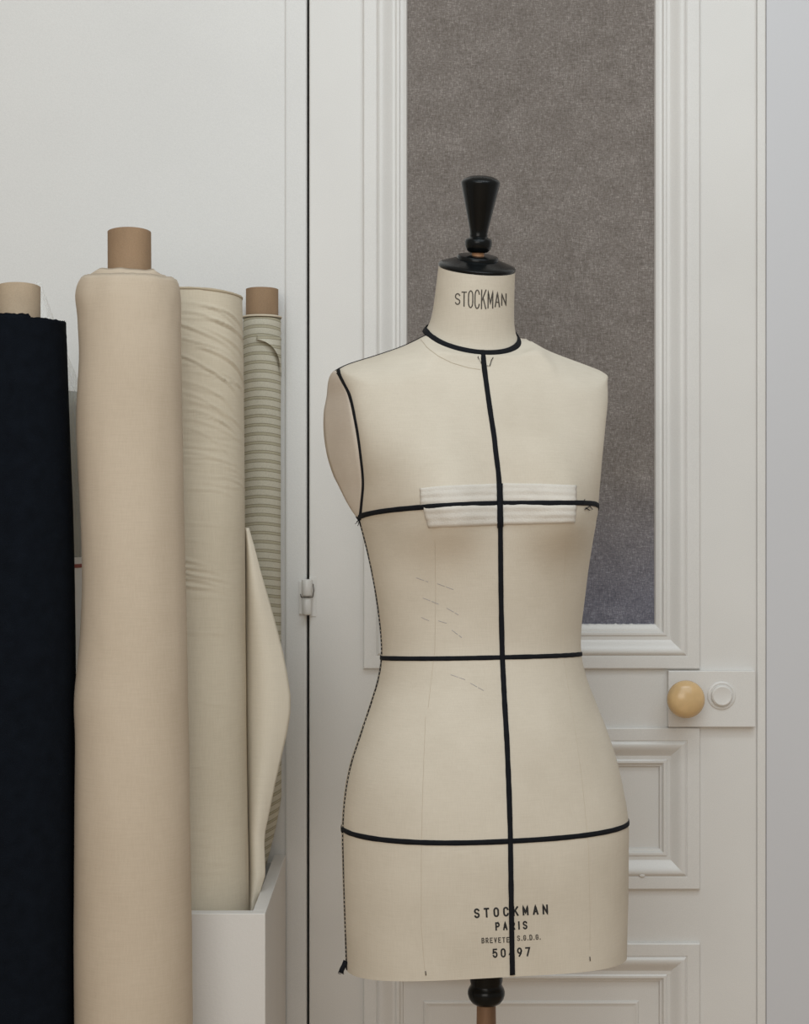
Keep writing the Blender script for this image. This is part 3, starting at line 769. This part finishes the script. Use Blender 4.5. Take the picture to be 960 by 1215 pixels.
# padding strip under the bust tape (made first, tapes run over it)
def cast(px, py, bvhs=None):
    d = Vector(((px-PX0)/F_PX, 1, (PY0-py)/F_PX)).normalized(); best = None
    for bv in (bvhs or (tor_bvh, neck_bvh)):
        h_ = bv.ray_cast(Vector((0, 0, 0)), d)
        if h_[0] is not None and (best is None or h_[3] < best[3]): best = h_
    if best is None: return None
    n_ = best[1] if best[1].dot(d) < 0 else -best[1]
    return best[0], n_
def strip(name, tl, bl, tr, br, thick, seed, ribs):
    """cloth strip laid on the bust; edges given as boundary curves"""
    vs, fs = [], []; n, mq = 70, 12
    for i in range(n+1):
        s = i/n; xt = tl[0][0]+(tl[-1][0]-tl[0][0])*s; xb = bl[0][0]+(bl[-1][0]-bl[0][0])*s
        yt, yb = lin(tl, xt), lin(bl, xb)
        for j in range(mq+1):
            q = j/mq; px = xt+(xb-xt)*q; py = yt+(yb-yt)*q
            hit = cast(px, py, (tor_bvh,)); p, nn = hit
            e = min(1, q/.10, (1-q)/.10, s/.02, (1-s)/.02)
            th = thick*(.25+.75*max(0, e))+.0004*math.sin(q*ribs*math.pi*2+seed)+.0006*noise.noise(Vector((s*14+seed, q*3, 0)))
            if s < .09: th += .0012*abs(math.sin(s*120+q*2))*(1-s/.09)
            vs.append(p+nn*max(.0003, th))
    for i in range(n):
        for j in range(mq): a = i*(mq+1)+j; fs.append((a, a+1, a+mq+2, a+mq+1))
    # skirt down to the torso so that the strip has body
    rim = [j for j in range(mq+1)]+[i*(mq+1)+mq for i in range(1, n+1)]+[n*(mq+1)+j for j in range(mq-1, -1, -1)]+[i*(mq+1) for i in range(n-1, 0, -1)]
    b0 = len(vs)
    for k in rim:
        v = vs[k]; c_ = wl((0, 0, v.z)); d = (Vector((c_.x, c_.y, v.z))-v).normalized(); vs.append(v+d*.002)
    L = len(rim)
    for k in range(L): fs.append((rim[k], rim[(k+1) % L], b0+(k+1) % L, b0+k))
    return fp(mesh_obj(name, vs, fs, M['patch']))
s1 = strip('padding_strip', [(498, 579), (520, 576.5), (560, 574.5), (600, 573), (640, 573.5), (684, 575.5)], [(500, 601), (560, 600), (620, 598), (684, 600)], 0, 0, .0016, 1.0, 3)
s2 = strip('padding_strip', [(501, 599), (560, 597), (620, 596), (684, 598)], [(509, 625.5), (530, 625), (560, 624), (600, 622.5), (640, 621.5), (682, 620)], 0, 0, .0030, 4.0, 3)
def bv_of(o):
    b_ = bmesh.new(); b_.from_mesh(o.data); t_ = BVHTree.FromBMesh(b_); b_.free(); return t_
strips = [bv_of(s1), bv_of(s2)]
ALL = (tor_bvh, neck_bvh, *strips)
def draped(name, poly, width, m=None, step=4.0, lift=.0004, thick=.0009, wob=.10, bvhs=ALL, extend=None):
    P, Nn = [], []
    for (a, b_) in zip(poly, poly[1:]):
        L = math.hypot(b_[0]-a[0], b_[1]-a[1]); k = max(1, int(L/step))
        for i in range(k):
            s = i/k; h_ = cast(a[0]+(b_[0]-a[0])*s, a[1]+(b_[1]-a[1])*s, bvhs)
            if h_: P.append(h_[0]); Nn.append(h_[1])
    h_ = cast(*poly[-1], bvhs)
    if h_: P.append(h_[0]); Nn.append(h_[1])
    # smooth normals and positions a little
    for _ in range(2):
        Nn = [((Nn[max(0, i-1)]+Nn[i]*2+Nn[min(len(Nn)-1, i+1)])).normalized() for i in range(len(Nn))]
        P = [P[0]]+[(P[i-1]+P[i]*2+P[i+1])/4 for i in range(1, len(P)-1)]+[P[-1]]
    return fp(ribbon(name, P, Nn, width, thick, m or M['tape'], wob=wob, lift=lift))
ring_tape('waist_tape', lambda u: -.1785-.0055*u*u, lambda u: -.184-.001*(1-u*u), .0058)
ring_tape('hip_tape', lambda u: -.3975-.0015*u*u-.003*u**3*.5, lambda u: -.400+.0*u, .0064)
# bust tape: across the front over the padding, then round the back
P, Nn = [], []
for i in range(0, 91):
    u = -1+2*i/90
    zf = (.0105-.0165*abs(u)**1.6) if u < 0 else (.0105+.0020*u-.0145*abs(u)**5)
    p = S(u, zf); nn = nS(max(-.985, min(.985, u)), zf)
    d = p.normalized()
    for bv in strips:
        h_ = bv.ray_cast(Vector((0, 0, 0)), d)
        if h_[0] is not None and h_[3] < p.length: p = h_[0]
    P.append(p); Nn.append(nn)
P = [P[0]]+[(P[i-1]+P[i]*2+P[i+1])/4 for i in range(1, 90)]+[P[-1]]
for i in range(1, 90):
    u = 1-2*i/90; zb = ZARM-.0015+(.008)*(1-u*u); P.append(S(u, zb, True)); Nn.append(nS(max(-.985, min(.985, u)), zb, True))
fp(ribbon('bust_tape', P, Nn, .0064, .0010, M['tape'], closed=True, wob=.08, lift=.0004))
draped('center_tape', [(572.3, 415.5), (573, 419), (574.5, 436), (578, 462), (582, 490), (586.5, 519), (588, 535), (591, 558), (592.5, 576), (593.2, 597), (593.8, 640), (594.3, 700), (595, 740), (596, 780), (598.5, 830), (601.5, 880), (604, 940), (605.5, 990), (606.3, 1050), (607.2, 1110), (608, 1156)], .0066, thick=.0012, lift=.0007)
draped('center_tape', [(592.6, 573.5), (593, 600), (593.4, 625)], .0082, thick=.0012, lift=.0012)
# back centre seam tape
P, Nn = [], []
for i in range(60):
    z = ZHEM+.002+(.20-ZHEM)*i/59; P.append(S(0, z, True)); Nn.append(nS(0, z, True))
fp(ribbon('center_tape', P, Nn, .0063, .0009, M['tape']))
# side tapes and shoulder tape
for sgn in (-1, 1):
    P, Nn = [], []
    for i in range(110):
        z = ZHEM+.001+(ZARM-.002-ZHEM)*i/109; u = sgn*.985
        P.append(S(u, z, True)); n_ = wl((sgn, 0, z))-wl((0, 0, z)); dn = nS(u*.99, z, True); Nn.append((n_.normalized()*1.0+dn*.6).normalized())
    if sgn == -1: sideP = P
    fp(ribbon('side_tape', P, Nn, .0058, .0008, M['tape'], wob=.25))
    P, Nn = [], []
    for i in range(50):
        u = sgn*(.245+(.955-.245)*i/49)
        if sgn == 1 : zt = ztop_u(u)-.0012
        else: zt = ztop_u(u)-.0003
        P.append(S(u, zt-(.004 if sgn == 1 else 0), sgn == 1)); Nn.append(((S(u, zt)-wl((CX[-1][1]+.0, YR, zt-.08))).normalized()*.2+Vector((0, .25 if sgn == 1 else -.05, 1))).normalized())
    fp(ribbon('shoulder_tape', P, Nn, .0050, .0007, M['tape'], wob=.2))
# armhole tapes: along the front and back edges of each plate
for sgn in (-1, 1):
    P, Nn = [], []; n = 70
    z0, z1 = ZARM+.0004, ztop_u(1)-.0006
    for i in range(n+1):
        z = z0+(z1-z0)*i/n; P.append(S(sgn*.987, z, False)); Nn.append(nS(sgn*.97, z, False))
    if sgn == -1:
        fp(ribbon('armhole_tape', P, Nn, .0078, .0010, M['tape'], wob=.08))
# frayed tape ends
def wisp(pts_, r=.0005):
    return fp(tube_wire('loose_thread', pts_, r, M['tape'], seg=5))
def wl_px(px, py, lift=.001):
    p, n_ = cast(px, py, ALL); return p+n_*lift
for path in ([(568, 417), (567, 424), (571, 431), (574, 429)], [(577, 434), (581, 434), (583, 427), (585, 424)], [(690, 598), (693, 592)], [(693, 604), (699, 600), (702, 604)], [(694, 602), (699, 605)]):
    wisp([wl_px(x, y, .0012) for x, y in path])
cpt = sideP[0]
P = [cpt+Vector((-.001, -.003, .012)), cpt+Vector((-.0035, -.004, .006)), cpt+Vector((-.0060, -.004, .0015)), cpt+Vector((-.0072, -.004, -.0025))]
fp(ribbon('frayed_tape_end', P, [Vector((-.3, -1, 0))]*4, .0068, .0014, M['tape'], wob=.4))
for k in range(6):
    a = cpt+Vector((-.0072+.0012*(k-2.5), -.0035, -.0015)); wisp([a, a+Vector((-.0006+.0004*k*.5, 0, -.0025-.0006*(k % 3)))], .0004)
ap = S(-1, ZARM)
for k, (x_, z_) in enumerate(((-.0035, -.004), (-.0055, -.007), (.001, -.009), (-.002, -.0095))):
    wisp([ap+Vector((0, -.001, 0)), ap+Vector((x_*.6, -.002, z_*.8)), ap+Vector((x_, -.002, z_))], .0005)

# ---- stitching, pencil marks, pins, seams
def dashes(name, poly, width, m, on, off_, lift=.0002):
    """short stitches laid on the linen, one object"""
    vs, fs = [], []; pts = []
    for (a, b_) in zip(poly, poly[1:]):
        L = math.hypot(b_[0]-a[0], b_[1]-a[1]); k = max(1, int(L/1.5))
        for i in range(k): pts.append((a[0]+(b_[0]-a[0])*i/k, a[1]+(b_[1]-a[1])*i/k))
    pts.append(poly[-1]); run = 0
    P = [cast(x, y, (tor_bvh, neck_bvh)) for x, y in pts]
    for i in range(len(P)-1):
        run += 1.5
        if off_ and (run % (on+off_)) > on: continue
        if not P[i] or not P[i+1]: continue
        p, n_ = P[i]; q, n2 = P[i+1]; s = (q-p).normalized().cross(n_)*width*.5; b0 = len(vs)
        vs += [p-s+n_*lift, p+s+n_*lift, q+s+n2*lift, q-s+n2*lift, p-n_*.0004, q-n2*.0004]
        fs += [(b0, b0+1, b0+2, b0+3), (b0, b0+3, b0+5, b0+4), (b0+1, b0+4, b0+5, b0+2)]
    return fp(mesh_obj(name, vs, fs, m))
dashes('basting_stitch', [(499, 402), (507, 412), (520, 422), (536, 430), (556, 436), (570, 438)], .0007, M['thread'], 100, 0)
for pl in ([(494, 685), (508, 690)], [(519, 692), (538, 699)], [(502, 709), (522, 717)], [(530, 721), (544, 729)], [(520, 736), (530, 739)], [(536, 747), (548, 756)], [(500, 732), (509, 736)], [(535, 800), (552, 806)], [(558, 810), (574, 819)]):
    dashes('pencil_mark', pl, .0005, M['pencil'], 9, 2)
for pl in ([(505, 850), (503, 900), (501, 960), (500, 1020), (500, 1100), (504, 1150)], [(672, 640), (669, 700), (668, 775), (680, 850), (690, 920), (698, 1000), (700, 1080), (700, 1128)], [(516, 640), (517, 700), (516, 770), (508, 840)]):
    dashes('princess_seam', pl, .0006, M['seam'], 100, 0, .00005)
for (x, y) in ((505.5, 1154), (700, 1137)):
    a = wl_px(x, y+2.5, .0006); b_ = wl_px(x-.5, y-2.5, .0008); fp(tube_wire('pin', [a, b_], .0006, M['steel']))
pp = [wl_px(x, y, .0006) for x, y in ((564, 375), (564, 395))]
# side seam stitches (pale) over the side tape
vs, fs = [], []
for i in range(2, 108):
    p = sideP[i]; nn = Vector((-CY, -SY, 0)); q = p+nn*.0006+Vector((.0004, -.0012, 0)); h_ = .0011
    b0 = len(vs)
    for (aa, bb, cc) in ((-1, -1, -1), (1, -1, -1), (1, 1, -1), (-1, 1, -1), (-1, -1, 1), (1, -1, 1), (1, 1, 1), (-1, 1, 1)):
        vs.append(q+Vector((aa*.0004, bb*.0012, cc*h_*.7)))
    fs += [tuple(b0+k for k in f) for f in ((0, 1, 2, 3), (4, 5, 6, 7), (0, 1, 5, 4), (1, 2, 6, 5), (2, 3, 7, 6), (3, 0, 4, 7))]
st = fp(mesh_obj('side_stitching', vs, fs, M['seam'], smooth=False)); st['kind'] = 'stuff'

# ---- stamped lettering, drawn with pen strokes on a 4 x 6 grid
def arcp(cx, cy, rx, ry, a0, a1, n=8): return [(cx+rx*math.cos(math.radians(a0+(a1-a0)*i/n)), cy+ry*math.sin(math.radians(a0+(a1-a0)*i/n))) for i in range(n+1)]
G = {
 'S': [arcp(2, 4.55, 2, 1.45, 20, 180, 8)+arcp(2, 4.4, 2, 1.3, 180, 255, 4)+arcp(2, 1.6, 2, 1.3, 75, 0, 4)+arcp(2, 1.45, 2, 1.45, 0, -160, 8)],
 'T': [[(0, 6), (4, 6)], [(2, 6), (2, 0)]],
 'O': [arcp(2, 4.2, 2, 1.8, 0, 180)+arcp(2, 1.8, 2, 1.8, 180, 360)+[(4, 4.2)]],
 'C': [arcp(2, 4.2, 2, 1.8, 15, 180)+arcp(2, 1.8, 2, 1.8, 180, 345)],
 'K': [[(0, 0), (0, 6)], [(4, 6), (0, 2.2)], [(1.4, 3.6), (4, 0)]],
 'M': [[(0, 0), (0, 6), (2.2, 1.4), (4.4, 6), (4.4, 0)]],
 'A': [[(0, 0), (2, 6), (4, 0)], [(.7, 1.9), (3.3, 1.9)]],
 'N': [[(0, 0), (0, 6), (4, 0), (4, 6)]],
 'P': [[(0, 0), (0, 6), (2.2, 6)]+arcp(2.2, 4.4, 1.7, 1.6, 90, -90)+[(0, 2.8)]],
 'R': [[(0, 0), (0, 6), (2.2, 6)]+arcp(2.2, 4.4, 1.7, 1.6, 90, -90)+[(0, 2.8)], [(2, 2.8), (4, 0)]],
 'I': [[(0, 0), (0, 6)]],
 'B': [[(0, 0), (0, 6), (2.3, 6)]+arcp(2.3, 4.6, 1.5, 1.4, 90, -90)+[(0, 3.2)], [(2.3, 3.2)]+arcp(2.3, 1.6, 1.8, 1.6, 90, -90)+[(0, 0)]],
 'E': [[(4, 6), (0, 6), (0, 0), (4, 0)], [(0, 3.1), (3.2, 3.1)]],
 'V': [[(0, 6), (2, 0), (4, 6)]],
 'G': [arcp(2, 4.2, 2, 1.8, 15, 180)+arcp(2, 1.8, 2, 1.8, 180, 360)+[(4, 2.8), (2.3, 2.8)]],
 'D': [[(0, 0), (0, 6), (2, 6)]+arcp(2, 4, 2, 2, 90, 0, 5)+arcp(2, 2, 2, 2, 0, -90, 5)+[(0, 0)]],
 '.': [[(0, 0), (0, .35)]],
 '5': [[(3.8, 6), (.4, 6), (.1, 3.2)]+arcp(2, 1.95, 2, 1.95, 135, -160, 10)],
 '0': [arcp(2, 4.2, 2, 1.8, 0, 180)+arcp(2, 1.8, 2, 1.8, 180, 360)+[(4, 4.2)]],
 '4': [[(2.6, 6), (0, 1.7), (4, 1.7)], [(3, 3.4), (3, 0)]],
 '9': [arcp(2, 4.1, 2, 1.9, 0, 360, 14), [(4, 4.1), (3.4, 2), (1.6, 0)]],
 '7': [[(0, 6), (4, 6), (1.4, 0)]],
}
def glyph_mesh(name, ch, fx, m, pen):
    """fx maps glyph grid (x,y) to a pixel-plane position that is then laid on the cloth; pen in the same units"""
    vs, fs = [], []
    for st_ in G[ch]:
        pts = []
        for a, b_ in zip(st_, st_[1:]):
            L = math.hypot(b_[0]-a[0], b_[1]-a[1]); k = max(1, int(L/1.2))
            pts += [(a[0]+(b_[0]-a[0])*i/k, a[1]+(b_[1]-a[1])*i/k) for i in range(k)]
        pts.append(st_[-1]); Q = [fx(*p) for p in pts]; n = len(Q); b0 = len(vs)
        for i in range(n):
            def unit(u_, v_):
                d_ = (v_[0]-u_[0], v_[1]-u_[1]); l_ = math.hypot(*d_) or 1; return (d_[0]/l_, d_[1]/l_)
            d1 = unit(Q[max(0, i-1)], Q[i]) if i > 0 else unit(Q[0], Q[1]); d2 = unit(Q[i], Q[i+1]) if i < n-1 else d1
            tx, ty = d1[0]+d2[0], d1[1]+d2[1]; l_ = math.hypot(tx, ty) or 1; tx /= l_; ty /= l_
            cosh = max(.45, tx*d1[0]+ty*d1[1]); ex = -ty*pen/2/cosh; ey = tx*pen/2/cosh
            ext = (pen*.45 if i in (0, n-1) else 0); sg = -1 if i == 0 else 1
            cx_, cy_ = Q[i][0]+tx*ext*sg, Q[i][1]+ty*ext*sg
            for s_ in (1, -1):
                p, n_ = cast(cx_+ex*s_, cy_+ey*s_, ALL); vs.append(p+n_*.00022)
        for i in range(n-1): fs.append((b0+2*i, b0+2*i+1, b0+2*i+3, b0+2*i+2))
    return mesh_obj(name, vs, fs, m)
def line(txt, x0, y0, x1, y1, hgt, pen, m, wide=.68, bulge=None, parent=None, gap=None):
    """lettering from (x0,y0) to (x1,y1): baseline ends; letters advance by their width"""
    wd = {'I': 0.0, '.': 0.0, 'M': 4.6, ' ': 3.0}
    ws = [wd.get(c_, 4.0) for c_ in txt]; n = len(txt)
    sxx = hgt/6*wide
    total = math.hypot(x1-x0, y1-y0); g_ = (total-sum(ws)*sxx)/(n-1)
    ux, uy = (x1-x0)/total, (y1-y0)/total; pos = 0
    for c_, wv in zip(txt, ws):
        if c_ != ' ':
            mid = (pos+wv*sxx/2)/total; hh = hgt*(bulge(mid) if bulge else 1)
            def fx(a, b_, pos=pos, hh=hh):
                X = pos+a*sxx; Yv = b_/6*hh-(hh-hgt)/2
                return (x0+ux*X+uy*Yv*1.0, y0+uy*X-ux*Yv)
            keep(glyph_mesh('letter', c_, fx, m, pen), form)
        pos += wv*sxx+g_
line('STOCKMAN', 563.8, 1088.0, 649.5, 1083.2, 9.6, 2.1, M['ink'], .72)
line('PARIS', 588.8, 1102.8, 625.0, 1101.2, 8.2, 1.9, M['ink'], .66)
line('BREVETE', 572.0, 1118.3, 604.0, 1117.2, 5.4, 1.15, M['ink_faded'], .66)
line('S.G.D.G.', 614.3, 1115.4, 641.0, 1113.8, 5.4, 1.15, M['ink_faded'], .66)
line('50497', 585.5, 1135.2, 628.5, 1133.2, 9.2, 1.9, M['ink'], .68)
line('STOCKMAN', 540.5, 360.8, 600.3, 361.5, 13.0, 1.45, M['ink_faded'], .58, bulge=lambda s: .80+.90*math.sin(math.pi*min(1, s*.92+.03))**1.1)

# ---- stand
Mp = Matrix.Translation(wl((.0, 0, 0)))
Mp = Matrix.Translation((AX, AY, 0))
fp(lathe('collar', [(.0210, -.5742), (.0210, -.5985), (.0200, -.6025), (.0203, -.6050), (.0225, -.6085), (.0238, -.6125), (.0238, -.6160), (.0222, -.6215), (.0185, -.6265), (.0140, -.6290), (.0120, -.6292)], M['black_wood'], M=Mp))
fp(lathe('pole', [(.0122, -.6280), (.0126, -.66), (.0128, -.95), (.0180, -.96), (.0200, -.975), (.0180, -.99), (.0225, -1.01), (.0260, -1.05), (.0225, -1.09), (.0120, -1.10)], M['wood'], M=Mp))
for k in range(3):
    a = math.radians(75+120*k); d = Vector((math.cos(a), math.sin(a), 0)); s = Vector((-d.y, d.x, 0)); vs, fs = [], []
    for i in range(13):
        q = i/12; c_ = Vector((AX, AY, 0))+d*(.018+.20*q); z = -1.055-.150*(q**1.6)+.012*math.sin(q*math.pi); hh = .018-.006*q+(.003 if i == 12 else 0); ww = .012-.003*q
        z = max(z, FLOOR+.0005+hh)
        for (aa, bb) in ((-1, -1), (1, -1), (1, 1), (-1, 1)): vs.append(c_+s*ww*aa+Vector((0, 0, z+hh*bb)))
    for i in range(12):
        for e in range(4): e2 = (e+1) % 4; fs.append((i*4+e, i*4+e2, (i+1)*4+e2, (i+1)*4+e))
    fs += [(0, 1, 2, 3), (48, 49, 50, 51)]
    fp(mesh_obj('leg', vs, fs, M['wood'], smooth=False))
